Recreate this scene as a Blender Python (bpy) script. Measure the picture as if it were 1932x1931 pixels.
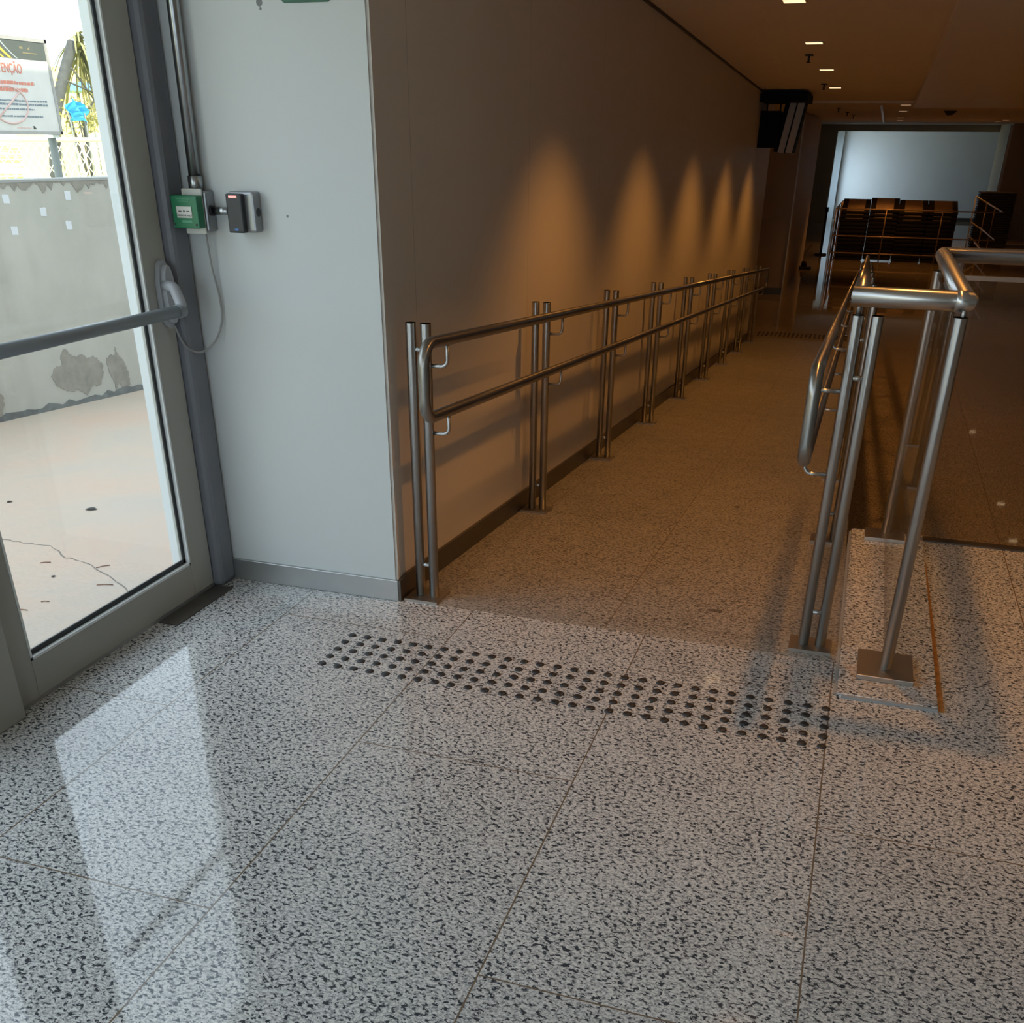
import bpy, bmesh, math, random
from math import sin, cos, pi, radians, sqrt
from mathutils import Vector, Matrix
random.seed(7)
for o in list(bpy.data.objects): bpy.data.objects.remove(o)
S = bpy.context.scene
COL = S.collection

# ------------------------------------------------------------ camera
def make_camera():
    a, p, r = -0.3125, 0.5147, 0.0088
    F = Vector((sin(a)*cos(p), cos(a)*cos(p), -sin(p)))
    Rr = Vector((cos(a), -sin(a), 0)); U = Rr.cross(F)
    R2 = Rr*cos(r)+U*sin(r); U2 = -Rr*sin(r)+U*cos(r)
    cam = bpy.data.cameras.new('camera'); o = bpy.data.objects.new('camera', cam); COL.objects.link(o)
    M = Matrix.Identity(4)
    for i in range(3):
        M[i][0] = R2[i]; M[i][1] = U2[i]; M[i][2] = -F[i]
    M[0][3], M[1][3], M[2][3] = 1.4147, -3.0373, 1.4559
    o.matrix_world = M
    cam.sensor_fit = 'HORIZONTAL'; cam.sensor_width = 36.0
    cam.lens = 36.0*1879.5/1932
    cam.shift_y = (1327.2-965.5)/1932
    cam.clip_start = 0.05; cam.clip_end = 500
    S.camera = o
make_camera()

# ------------------------------------------------------------ world, sun, windows' daylight, added end wall fill
SKY = 3.2
w = bpy.data.worlds.new('sky'); S.world = w; w.use_nodes = True
bg = w.node_tree.nodes['Background']
bg.inputs[0].default_value = (0.74, 0.87, 1.0, 1); bg.inputs[1].default_value = SKY
sun = bpy.data.lights.new('sun', 'SUN'); sun.energy = 9.0; sun.color = (1.0, 0.90, 0.66); sun.angle = radians(0.6)
so = bpy.data.objects.new('sun', sun); COL.objects.link(so)
so.rotation_euler = Vector((-0.62, 0.42, -0.66)).to_track_quat('-Z', 'Y').to_euler()
def portal(loc, rot, sx, sy):
    l = bpy.data.lights.new('daylight_portal', 'AREA'); l.shape = 'RECTANGLE'; l.size = sx; l.size_y = sy
    l.cycles.is_portal = True
    o = bpy.data.objects.new('daylight_portal', l); COL.objects.link(o); o.location = loc; o.rotation_euler = rot
portal((-1.0, -3.4, 1.1), (0, -pi/2, 0), 2.3, 6.6)
portal((0.85, -6.80, 1.15), (pi/2, 0, 0), 3.1, 2.3)
portal((-1.05, 37.97, 0.55), (0, -pi/2, 0), 2.9, 2.0)

dl = bpy.data.lights.new('end_wall_fill', 'AREA'); dl.shape = 'RECTANGLE'; dl.size = 1.2; dl.size_y = 2.2; dl.energy = 26; dl.color = (0.62, 0.82, 1.0); dl.spread = radians(115)  # added area light, out of view, to brighten the white end wall
do = bpy.data.objects.new('end_wall_fill', dl); COL.objects.link(do); do.location = (-0.55, 37.7, 0.3); do.rotation_euler = Vector((1.0, 0.75, -0.05)).to_track_quat('-Z', 'Y').to_euler()
S.view_settings.view_transform = 'Standard'; S.view_settings.look = 'None'
S.view_settings.exposure = 0.0; S.view_settings.gamma = 1.0
S.view_settings.use_curve_mapping = False

# ------------------------------------------------------------ material helpers
class N:
    def __init__(s, name):
        s.m = bpy.data.materials.new(name); s.m.use_nodes = True
        s.t = s.m.node_tree; s.b = s.t.nodes['Principled BSDF']; s.out = s.t.nodes['Material Output']
    def n(s, typ, **kw):
        nd = s.t.nodes.new(typ)
        for k, v in kw.items():
            if k.startswith('i_'):
                key = k[2:]; key = int(key) if key.isdigit() else key.replace('_', ' ')
                s.set(nd.inputs[key], v)
            else: setattr(nd, k, v)
        return nd
    def set(s, inp, v):
        if isinstance(v, bpy.types.NodeSocket): s.t.links.new(v, inp)
        else: inp.default_value = v
    def math(s, op, a, b=0.0, c=0.0):
        nd = s.n('ShaderNodeMath', operation=op); s.set(nd.inputs[0], a); s.set(nd.inputs[1], b); s.set(nd.inputs[2], c); return nd.outputs[0]
    def mix(s, f, a, b):
        nd = s.n('ShaderNodeMix', data_type='RGBA'); s.set(nd.inputs[0], f); s.set(nd.inputs[6], a); s.set(nd.inputs[7], b); return nd.outputs[2]
    def ramp(s, f, stops, interp='LINEAR'):
        nd = s.n('ShaderNodeValToRGB'); s.set(nd.inputs[0], f); cr = nd.color_ramp; cr.interpolation = interp
        while len(cr.elements) < len(stops): cr.elements.new(0.5)
        for e, (p, c) in zip(cr.elements, stops): e.position = p; e.color = c if len(c) == 4 else (*c, 1)
        return nd.outputs[0]
    def noise(s, vec, scale, detail=3, rough=0.55, dist=0.0):
        nd = s.n('ShaderNodeTexNoise'); s.set(nd.inputs['Vector'], vec); nd.inputs['Scale'].default_value = scale
        nd.inputs['Detail'].default_value = detail; nd.inputs['Roughness'].default_value = rough; nd.inputs['Distortion'].default_value = dist
        return nd.outputs['Fac']
    def pos(s): return s.n('ShaderNodeTexCoord').outputs['Object']
    def bump(s, h, st=0.2, d=0.01):
        nd = s.n('ShaderNodeBump'); nd.inputs['Strength'].default_value = st; nd.inputs['Distance'].default_value = d
        s.set(nd.inputs['Height'], h); s.t.links.new(nd.outputs[0], s.b.inputs['Normal'])
    def P(s, **kw):
        for k, v in kw.items(): s.set(s.b.inputs[k.replace('_', ' ')], v)

def simple(name, col, rough=0.5, metal=0.0, var=0.04, scale=8, spec=0.5, bump=0.0, bscale=200):
    m = N(name); p = m.pos(); f = m.noise(p, scale)
    c0 = tuple(max(0, x*(1-var)) for x in col); c1 = tuple(min(1, x*(1+var)) for x in col)
    m.P(Base_Color=m.ramp(f, [(0.3, c0), (0.7, c1)]), Roughness=rough, Metallic=metal)
    m.b.inputs['Specular IOR Level'].default_value = spec
    if bump: m.bump(m.noise(p, bscale), bump, 0.002)
    return m.m

def granite(name, u0, du, v0, dv, odd, rough, dark=1.0, jointy=True, fine=1.0, tint=(1, 1, 1), spots=(), soft=1.0, spotcol=(0.05, 0.05, 0.05)):
    m = N(name); p = m.pos()
    sep = m.n('ShaderNodeSeparateXYZ'); m.set(sep.inputs[0], p); x, y = sep.outputs[0], sep.outputs[1]
    # crystals
    mp = m.n('ShaderNodeMapping'); m.set(mp.inputs[0], p); mp.inputs['Rotation'].default_value = (0, 0, 0.75); mp.inputs['Scale'].default_value = (1.0, 1.5, 1.0)
    q = mp.outputs[0]
    n1 = m.noise(q, 78*fine, 3, 0.62, 0.35); n2 = m.noise(q, 115*fine, 3, 0.65, 0.4); n3 = m.noise(q, 4.5, 4, 0.6)
    n4 = m.noise(q, 112*fine, 3, 0.6, 0.5)
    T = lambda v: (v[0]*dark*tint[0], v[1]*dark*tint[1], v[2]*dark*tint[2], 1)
    sh = m.math('MULTIPLY', m.math('SUBTRACT', n3, 0.5), 0.10)
    base = m.ramp(m.math('ADD', n2, m.math('MULTIPLY', sh, 0.6)), [(0.34, T((0.25, 0.255, 0.265))), (0.45, T((0.46, 0.46, 0.455))), (0.56, T((0.66, 0.655, 0.64)))])
    fleck = m.ramp(m.math('ADD', n1, sh), [(0.415, (1, 1, 1)), (0.462, (0, 0, 0))])
    fleck2 = m.ramp(m.math('SUBTRACT', n4, m.math('MULTIPLY', sh, 0.5)), [(0.39, (1, 1, 1)), (0.47, (0, 0, 0))])
    c = m.mix(m.math('MULTIPLY', fleck2, 0.70*soft), base, T((0.15, 0.16, 0.175)))
    c = m.mix(m.math('MULTIPLY', fleck, 0.96*soft), c, T((0.022, 0.028, 0.038)))
    for (sx, sy, ra, rb) in spots:
        ex = m.math('DIVIDE', m.math('SUBTRACT', x, sx), ra); ey = m.math('DIVIDE', m.math('SUBTRACT', y, sy), rb)
        dd = m.math('ADD', m.math('SQRT', m.math('ADD', m.math('MULTIPLY', ex, ex), m.math('MULTIPLY', ey, ey))), m.math('MULTIPLY', m.math('SUBTRACT', m.noise(p, 40, 3), 0.5), 1.4))
        c = m.mix(m.math('MULTIPLY', m.ramp(dd, [(0.7, (1, 1, 1)), (1.0, (0, 0, 0))]), 0.7 if spotcol[0] < 0.1 else 0.42), c, T(spotcol))
    # joints (grout lines between the slabs)
    u = m.math('DIVIDE', m.math('SUBTRACT', x, u0), du); ci = m.math('FLOOR', u); fu = m.math('FRACT', u)
    gx = m.math('MULTIPLY', m.math('MINIMUM', fu, m.math('SUBTRACT', 1.0, fu)), du)
    par = m.math('FLOORED_MODULO', ci, 2.0)
    v = m.math('DIVIDE', m.math('SUBTRACT', m.math('SUBTRACT', y, v0), m.math('MULTIPLY', par, odd)), dv); fv = m.math('FRACT', v)
    gy = m.math('MULTIPLY', m.math('MINIMUM', fv, m.math('SUBTRACT', 1.0, fv)), dv)
    g = m.math('MINIMUM', gx, gy) if jointy else gx
    g = m.math('ADD', g, m.math('MULTIPLY', m.math('SUBTRACT', m.noise(p, 30, 2), 0.5), 0.0016))
    mask = m.math('LESS_THAN', g, 0.0019)
    tone = m.math('MULTIPLY_ADD', m.n('ShaderNodeTexWhiteNoise', noise_dimensions='2D', i_Vector=m.n('ShaderNodeCombineXYZ', i_X=ci, i_Y=m.math('FLOOR', v)).outputs[0]).outputs[0], 0.10, 0.94)
    vm = m.n('ShaderNodeVectorMath', operation='SCALE'); m.set(vm.inputs[0], c); m.set(vm.inputs['Scale'], tone); c = vm.outputs[0]
    c = m.mix(mask, c, (0.17, 0.125, 0.085, 1))
    m.P(Base_Color=c, Roughness=m.math('MULTIPLY_ADD', m.noise(p, 9, 3), rough*0.5, rough*0.75), IOR=1.5)
    m.bump(m.math('MULTIPLY', mask, -1.0), 0.5, 0.002)
    return m.m

def steel(name, col=(0.50, 0.50, 0.49), rough=0.36, along=(60, 60, 400), axis=(0, 0, 1)):
    m = N(name); p = m.pos(); mp = m.n('ShaderNodeMapping'); m.set(mp.inputs[0], p); mp.inputs['Scale'].default_value = along
    f = m.noise(mp.outputs[0], 1.0, 4, 0.7); g = m.noise(p, 3.0, 3)
    m.P(Base_Color=m.ramp(g, [(0.3, tuple(c*0.88 for c in col)), (0.7, col)]), Metallic=1.0, Roughness=m.math('MULTIPLY_ADD', f, 0.10, rough-0.05))
    if axis:
        cx = m.n('ShaderNodeCombineXYZ', i_X=float(axis[0]), i_Y=float(axis[1]), i_Z=float(axis[2]))
        m.P(Anisotropic=0.85, Tangent=cx.outputs[0])
    return m.m

def glass(name, tint=(0.93, 0.96, 0.95), k=1.0):
    m = N(name); t = m.t
    tr = m.n('ShaderNodeBsdfTransparent'); tr.inputs[0].default_value = (*tint, 1)
    gl = m.n('ShaderNodeBsdfGlossy'); gl.inputs['Roughness'].default_value = 0.02; gl.inputs[0].default_value = (1, 1, 1, 1)
    # reflectance of a thin pane seen from either side
    lw = m.n('ShaderNodeLayerWeight', i_Blend=0.5)
    f = m.math('MULTIPLY_ADD', m.math('POWER', lw.outputs['Facing'], 4.0), 0.6*k, 0.035*k)
    mx = m.n('ShaderNodeMixShader'); m.set(mx.inputs[0], f)
    t.links.new(tr.outputs[0], mx.inputs[1]); t.links.new(gl.outputs[0], mx.inputs[2]); t.links.new(mx.outputs[0], m.out.inputs[0])
    return m.m

def emit(name, col, st):
    m = N(name); m.P(Base_Color=(0.8, 0.8, 0.8, 1), Emission_Color=(*col, 1), Emission_Strength=st); return m.m

def wallpaint(name, col, joints=(), rough=0.55, spots=()):
    m = N(name); p = m.pos(); f = m.noise(p, 2.2, 4); f2 = m.noise(p, 140, 2)
    c = m.ramp(f, [(0.3, tuple(x*0.965 for x in col)), (0.7, col)])
    sep = m.n('ShaderNodeSeparateXYZ'); m.set(sep.inputs[0], p)
    for j in joints:
        d = m.math('LESS_THAN', m.math('ABSOLUTE', m.math('SUBTRACT', sep.outputs[1], j)), 0.0016)
        c = m.mix(m.math('MULTIPLY', d, 0.6), c, tuple(x*0.35 for x in col)+(1,))
    for (sx, sz, r) in spots:
        dx = m.math('SUBTRACT', sep.outputs[0], sx); dz = m.math('SUBTRACT', sep.outputs[2], sz)
        dd = m.math('SQRT', m.math('ADD', m.math('MULTIPLY', dx, dx), m.math('MULTIPLY', dz, dz)))
        c = m.mix(m.math('LESS_THAN', dd, r), c, tuple(x*0.3 for x in col)+(1,))
    m.P(Base_Color=c, Roughness=rough); m.bump(f2, 0.06, 0.002)
    return m.m

M = {}
M['granite'] = granite('polished_granite', -0.3295, 0.6163, -0.24, 1.42, -0.69, 0.055, 1.06)
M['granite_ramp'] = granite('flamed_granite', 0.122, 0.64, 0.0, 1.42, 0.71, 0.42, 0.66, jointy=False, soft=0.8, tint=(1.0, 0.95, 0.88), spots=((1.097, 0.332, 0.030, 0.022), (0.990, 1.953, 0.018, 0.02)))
M['granite_plain'] = granite('curb_granite', -5.0, 50.0, -40.0, 90.0, 0.0, 0.12, 1.0, spots=((1.672, -0.045, 0.125, 0.115),), spotcol=(0.42, 0.25, 0.10))
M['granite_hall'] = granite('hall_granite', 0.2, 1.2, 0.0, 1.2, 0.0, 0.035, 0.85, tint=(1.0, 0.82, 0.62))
M['wall_white'] = wallpaint('white_wall_panel', (0.66, 0.69, 0.685), spots=((-0.31, 1.245, 0.004), (-0.335, 1.775, 0.004), (-0.337, 1.79, 0.010)))
M['wall_panel'] = wallpaint('beige_wall_panel', (0.68, 0.64, 0.585), joints=(0.258, 1.51, 2.76, 3.99, 5.22, 6.46, 7.7, 8.93, 10.16), rough=0.45)
M['wall_hall'] = wallpaint('hall_wall_paint', (0.50, 0.42, 0.33))
M['wall_far'] = wallpaint('far_white_paint', (0.72, 0.73, 0.72))
M['ceiling'] = wallpaint('ceiling_paint', (0.78, 0.69, 0.58), rough=0.8)
M['ceiling_low'] = wallpaint('ceiling_daylit_gloss', (0.80, 0.75, 0.70), rough=0.35)  # colour lightened to stand in for daylight on this ceiling strip
M['pilaster'] = wallpaint('pilaster_paint', (0.30, 0.33, 0.35))
M['exterior'] = wallpaint('exterior_white_paint', (0.74, 0.76, 0.77))
M['steel'] = steel('brushed_stainless')
M['steel_rail'] = steel('satin_stainless', (0.34, 0.325, 0.30), 0.30, (300, 8, 300), (0, 1, 0))
M['steel_top'] = steel('satin_stainless_top', (0.55, 0.54, 0.52), 0.32, (300, 8, 300), (0, 1, 0))
M['steel_bar'] = steel('satin_stainless_bar', (0.60, 0.59, 0.57), 0.34, (8, 300, 300), (1, 0, 0))
M['steel_plate'] = steel('stainless_plate', (0.52, 0.48, 0.43), 0.38, (300, 30, 30), None)
M['skirting'] = steel('aluminium_skirting', (0.60, 0.61, 0.60), 0.42, (8, 300, 300), None)
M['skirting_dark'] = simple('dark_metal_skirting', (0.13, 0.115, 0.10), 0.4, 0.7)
M['galv'] = steel('galvanised_conduit', (0.45, 0.47, 0.48), 0.30, (200, 200, 10))
M['alu_paint'] = simple('painted_aluminium', (0.40, 0.40, 0.36), 0.42, 0.0, 0.03, 3)
M['alu_white'] = simple('white_aluminium_bead', (0.80, 0.84, 0.84), 0.35)
M['column'] = simple('grey_painted_jamb', (0.20, 0.21, 0.24), 0.45)
M['gasket'] = simple('black_rubber_gasket', (0.02, 0.022, 0.024), 0.5)
M['greybar'] = simple('grey_push_bar_paint', (0.24, 0.27, 0.29), 0.35)
M['barplate'] = simple('pale_grey_lacquer', (0.40, 0.42, 0.45), 0.38)
M['glass'] = glass('clear_glass', (0.97, 0.985, 0.98))
M['glass_guard'] = glass('guard_glass', (0.90, 0.91, 0.90), 0.9)
M['glass_edge'] = simple('glass_edge_grey', (0.22, 0.20, 0.18), 0.25)
M['green'] = simple('green_plastic', (0.012, 0.19, 0.085), 0.35)
M['white_pl'] = simple('white_plastic', (0.72, 0.72, 0.68), 0.4)
M['grey_pl'] = simple('grey_metal_box', (0.30, 0.31, 0.32), 0.35, 0.6)
M['black_pl'] = simple('black_plastic', (0.022, 0.024, 0.028), 0.42)
M['rubber'] = simple('black_rubber_stud', (0.022, 0.024, 0.027), 0.45, bump=0.2)
M['red_led'] = emit('red_led', (1.0, 0.16, 0.10), 1.1)
M['blue_ink'] = simple('blue_logo_ink', (0.10, 0.30, 0.80), 0.4)
M['black_ink'] = simple('black_ink', (0.03, 0.03, 0.03), 0.5)
M['pale_green_ink'] = simple('pale_green_ink', (0.10, 0.36, 0.22), 0.5)
M['lampglow'] = emit('warm_lamp_glow', (1.0, 0.68, 0.38), 1.6)
M['lampframe'] = simple('lamp_frame_paint', (0.62, 0.56, 0.48), 0.5)
M['cable'] = simple('grey_cable', (0.34, 0.34, 0.33), 0.5)
M['rust'] = simple('rusty_joint', (0.30, 0.15, 0.045), 0.8, var=0.3, scale=30)
M['grout'] = simple('grey_grout', (0.30, 0.30, 0.29), 0.8)
M['tan'] = simple('tan_veneer', (0.72, 0.50, 0.30), 0.32, var=0.15, scale=5)
M['black_fab'] = simple('black_matt_shell', (0.016, 0.013, 0.012), 0.6)
M['pen_steel'] = simple('dull_barrier_metal', (0.34, 0.24, 0.17), 0.4, 0.5)
M['screen_grey'] = simple('grey_screen_casing', (0.46, 0.43, 0.40), 0.5)
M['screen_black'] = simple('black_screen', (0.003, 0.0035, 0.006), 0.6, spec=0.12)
M['plaster'] = None

def plaster():
    m = N('weathered_plaster'); p = m.pos()
    mp = m.n('ShaderNodeMapping'); m.set(mp.inputs[0], p); mp.inputs['Scale'].default_value = (1.4, 1.4, 0.35)
    st = m.noise(mp.outputs[0], 6, 5, 0.6); f = m.noise(p, 3, 5)
    c = m.ramp(f, [(0.3, (0.385, 0.37, 0.33)), (0.7, (0.455, 0.435, 0.395))])
    c = m.mix(m.math('MULTIPLY', m.ramp(st, [(0.45, (0, 0, 0)), (0.75, (1, 1, 1))]), 0.45), c, (0.36, 0.35, 0.31, 1))
    m.P(Base_Color=c, Roughness=0.9); m.bump(m.noise(p, 60, 4), 0.2, 0.004); return m.m
M['plaster'] = plaster()
def bare():
    m = N('bare_render'); p = m.pos(); f = m.noise(p, 14, 5, 0.65)
    m.P(Base_Color=m.ramp(f, [(0.3, (0.20, 0.19, 0.165)), (0.55, (0.27, 0.245, 0.21)), (0.75, (0.31, 0.29, 0.26))]), Roughness=0.95); return m.m
M['bare'] = bare()
def court():
    m = N('stained_concrete'); p = m.pos()
    f = m.noise(p, 1.6, 5, 0.6, 0.6); g = m.noise(p, 18, 4)
    c = m.ramp(f, [(0.28, (0.385, 0.335, 0.28)), (0.5, (0.435, 0.34, 0.27)), (0.72, (0.46, 0.325, 0.245))])
    c = m.mix(m.math('MULTIPLY', m.ramp(g, [(0.5, (0, 0, 0)), (0.8, (1, 1, 1))]), 0.25), c, (0.34, 0.31, 0.27, 1))
    m.P(Base_Color=c, Roughness=0.85); m.bump(g, 0.15, 0.004); return m.m
M['court'] = court()
def grass():
    m = N('dry_grass'); p = m.pos(); f = m.noise(p, 0.9, 6, 0.7); g = m.noise(p, 0.12, 3)
    c = m.ramp(f, [(0.3, (0.50, 0.46, 0.05)), (0.7, (0.70, 0.66, 0.10))])
    c = m.mix(m.ramp(g, [(0.52, (0, 0, 0)), (0.58, (1, 1, 1))]), c, (0.85, 0.84, 0.45, 1))
    m.P(Base_Color=c, Roughness=1.0); return m.m
M['grass'] = grass()
M['bark'] = simple('grey_bark', (0.055, 0.058, 0.060), 0.9, var=0.3, scale=6)
M['frond'] = simple('dry_palm_frond', (0.20, 0.20, 0.09), 0.7, var=0.3)
M['leaf'] = simple('olive_leaves', (0.26, 0.25, 0.09), 0.7, var=0.4)
M['tent'] = simple('blue_canopy_cloth', (0.10, 0.28, 0.85), 0.6)
M['tarp'] = simple('cyan_tarpaulin', (0.06, 0.45, 0.80), 0.5)
M['ochre'] = simple('ochre_facade', (0.80, 0.62, 0.34), 0.8)
M['galvpost'] = simple('grey_fence_post', (0.17, 0.19, 0.19), 0.6)
M['wire'] = simple('pale_fence_wire', (0.85, 0.85, 0.80), 0.5)
M['sign_white'] = simple('white_sign_sheet', (0.62, 0.60, 0.60), 0.5)
M['sign_black'] = simple('black_sign_band', (0.07, 0.08, 0.075), 0.5)
M['sign_yellow'] = simple('yellow_sign_stripe', (0.75, 0.45, 0.06), 0.5)
M['sign_grey'] = simple('grey_sign_stripe', (0.35, 0.42, 0.43), 0.5)
M['sign_red'] = simple('faded_red_ink', (0.60, 0.20, 0.15), 0.6)
M['sign_pink'] = simple('pale_red_ink', (0.62, 0.42, 0.41), 0.6)
M['sign_blue'] = simple('slate_ink', (0.16, 0.20, 0.25), 0.6)
M['sign_frame'] = simple('grey_sign_frame', (0.33, 0.32, 0.32), 0.5)
M['twig'] = simple('brown_twig', (0.22, 0.10, 0.06), 0.8)
M['deadleaf'] = simple('dark_dead_leaf', (0.05, 0.055, 0.05), 0.8)
M['crack'] = simple('dark_crack', (0.16, 0.14, 0.12), 0.95)
M['paper'] = simple('white_paper_scrap', (0.62, 0.64, 0.68), 0.8)

# ------------------------------------------------------------ mesh helpers
def box(bm, x0, x1, y0, y1, z0, z1, bev=0.0, mat=0):
    b2 = bmesh.new(); bmesh.ops.create_cube(b2, size=1)
    for v in b2.verts:
        v.co = Vector(((x0+x1)/2+v.co.x*(x1-x0), (y0+y1)/2+v.co.y*(y1-y0), (z0+z1)/2+v.co.z*(z1-z0)))
    if bev: bmesh.ops.bevel(b2, geom=list(b2.edges), offset=bev, segments=2, affect='EDGES', profile=0.5)
    merge(bm, b2, mat); b2.free()
def merge(bm, b2, mat=0):
    b2.verts.ensure_lookup_table(); vm = {}
    for v in b2.verts: vm[v] = bm.verts.new(v.co)
    for f in b2.faces:
        nf = bm.faces.new([vm[v] for v in f.verts]); nf.material_index = mat; nf.smooth = f.smooth
def prism(bm, pts, d, mat=0):
    """closed polygon pts (3D) extruded by vector d"""
    d = Vector(d); a = [bm.verts.new(p) for p in pts]; b = [bm.verts.new(Vector(p)+d) for p in pts]
    fs = [bm.faces.new(a), bm.faces.new(b[::-1])]
    for i in range(len(a)):
        j = (i+1) % len(a); fs.append(bm.faces.new([a[j], a[i], b[i], b[j]]))
    for f in fs: f.material_index = mat
def fillet(pts, r, n=6):
    pts = [Vector(p) for p in pts]; out = [pts[0]]
    for i in range(1, len(pts)-1):
        a, b, c = pts[i-1], pts[i], pts[i+1]; u = (a-b).normalized(); v = (c-b).normalized()
        ang = u.angle(v); t = min(r/math.tan(ang/2), (a-b).length*0.49, (c-b).length*0.49)
        p0 = b+u*t; p1 = b+v*t
        rr = t*math.tan(ang/2); cen = b+(u+v).normalized()*(rr/sin(ang/2))
        for k in range(n+1):
            f = k/n; q = (p0-cen).normalized().slerp((p1-cen).normalized(), f)
            out.append(cen+q*rr)
    out.append(pts[-1]); return out
def tube(bm, pts, r, seg=14, cap=True, smooth=True, r1=None):
    pts = [Vector(p) for p in pts]; rings = []; prev = None
    for i, p in enumerate(pts):
        if i == 0: t = pts[1]-p
        elif i == len(pts)-1: t = p-pts[i-1]
        else: t = (pts[i+1]-p).normalized()+(p-pts[i-1]).normalized()
        t.normalize()
        if prev is None:
            u = t.orthogonal().normalized()
        else:
            u = prev - t*prev.dot(t); u.normalize()
        prev = u; v = t.cross(u)
        rad = r if r1 is None else r+(r1-r)*i/(len(pts)-1)
        rings.append([bm.verts.new(p+(u*cos(2*pi*k/seg)+v*sin(2*pi*k/seg))*rad) for k in range(seg)])
    for i in range(len(rings)-1):
        for k in range(seg):
            f = bm.faces.new([rings[i][k], rings[i][(k+1) % seg], rings[i+1][(k+1) % seg], rings[i+1][k]]); f.smooth = smooth
    if cap:
        bm.faces.new(rings[0][::-1]); bm.faces.new(rings[-1])
def obj(name, bm, mats, parent=None, loc=None):
    bmesh.ops.recalc_face_normals(bm, faces=bm.faces)
    me = bpy.data.meshes.new(name); bm.to_mesh(me); bm.free()
    for m in (mats if isinstance(mats, (list, tuple)) else [mats]): me.materials.append(m)
    o = bpy.data.objects.new(name, me); COL.objects.link(o)
    if parent: o.parent = parent
    if loc: o.location = loc
    return o
def B(fn):
    bm = bmesh.new(); fn(bm); return bm
def part_box(name, mat, parent, *a, **k):
    bm = bmesh.new(); box(bm, *a, **k); return obj(name, bm, mat, parent)
def part_tube(name, mat, parent, pts, r, **k):
    bm = bmesh.new(); tube(bm, pts, r, **k); return obj(name, bm, mat, parent)
def thing(name, label, cat, loc=(0, 0, 0), group=None):
    o = bpy.data.objects.new(name, None); COL.objects.link(o); o.location = loc; o.empty_display_size = 0.1
    tag(o, label, cat, group); return o
def tag(o, label, cat, group=None, kind=None):
    o['label'] = label; o['category'] = cat
    if group: o['group'] = group
    if kind: o['kind'] = kind
    return o
def struct(name, bm, mat, label=None, cat=None):
    o = obj(name, bm, mat); o['kind'] = 'structure'
    if label: o['label'] = label
    if cat: o['category'] = cat
    return o
def sbox(name, mat, *a, label=None, cat=None, **k):
    bm = bmesh.new(); box(bm, *a, **k); return struct(name, bm, mat, label, cat)
def text(name, s, size, origin, right, up, mat, parent, align='LEFT', depth=0.0006, bold=0.0, xs=1.0):
    cu = bpy.data.curves.new(name, 'FONT'); cu.body = s; cu.size = size; cu.align_x = align; cu.extrude = depth; cu.offset = bold
    o = bpy.data.objects.new(name, cu); COL.objects.link(o)
    bpy.context.view_layer.update()
    me = bpy.data.meshes.new_from_object(o.evaluated_get(bpy.context.evaluated_depsgraph_get()))
    bpy.data.objects.remove(o); bpy.data.curves.remove(cu)
    r = Vector(right).normalized(); u = Vector(up).normalized(); n = r.cross(u); og = Vector(origin)
    for v in me.vertices: v.co = og+r*v.co.x*xs+u*v.co.y+n*v.co.z
    me.materials.clear(); me.materials.append(mat); me.name = name
    q = bpy.data.objects.new(name, me); COL.objects.link(q)
    if parent: q.parent = parent
    return q

_o1 = ['first', 'second', 'third', 'fourth', 'fifth', 'sixth', 'seventh', 'eighth', 'ninth', 'tenth', 'eleventh', 'twelfth', 'thirteenth', 'fourteenth', 'fifteenth', 'sixteenth', 'seventeenth', 'eighteenth', 'nineteenth', 'twentieth']
def nth(k):
    return _o1[k] if k < 20 else 'twenty-'+_o1[k-20]
# ------------------------------------------------------------ constants of the place
SL, RY0 = 0.0788, 0.06
HALL = -0.95
REND = RY0 + (-HALL)/SL            # where the ramp reaches the hall floor
def rz(y): return max(HALL, -SL*max(0.0, y-RY0))
def cz(y): return 2.149-0.0292*(y-3.7)
WX = -0.70                         # inner face of the glazed facade

# ------------------------------------------------------------ floors
def f(bm):
    box(bm, -0.78, 7.2, -6.6, 0.005, -0.25, 0.0); box(bm, 1.53, 7.2, 0.005, 1.32, -0.25, 0.0)
struct('floor', B(f), M['granite'], 'light grey speckled polished granite floor of the entrance', 'floor')
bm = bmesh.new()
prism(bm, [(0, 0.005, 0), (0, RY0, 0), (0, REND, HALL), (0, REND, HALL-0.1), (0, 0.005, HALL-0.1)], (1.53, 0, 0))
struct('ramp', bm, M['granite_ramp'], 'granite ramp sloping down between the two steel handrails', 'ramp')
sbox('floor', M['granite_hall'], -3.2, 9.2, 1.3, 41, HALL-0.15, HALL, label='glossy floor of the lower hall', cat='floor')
sbox('wall_platform', M['granite_plain'], 1.54, 7.2, 1.24, 1.318, HALL, -0.25)
sbox('trim_1', M['skirting_dark'], 1.80, 7.2, 1.285, 1.335, -0.06, 0.006, label='dark metal nosing along the edge of the landing', cat='trim')
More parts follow.
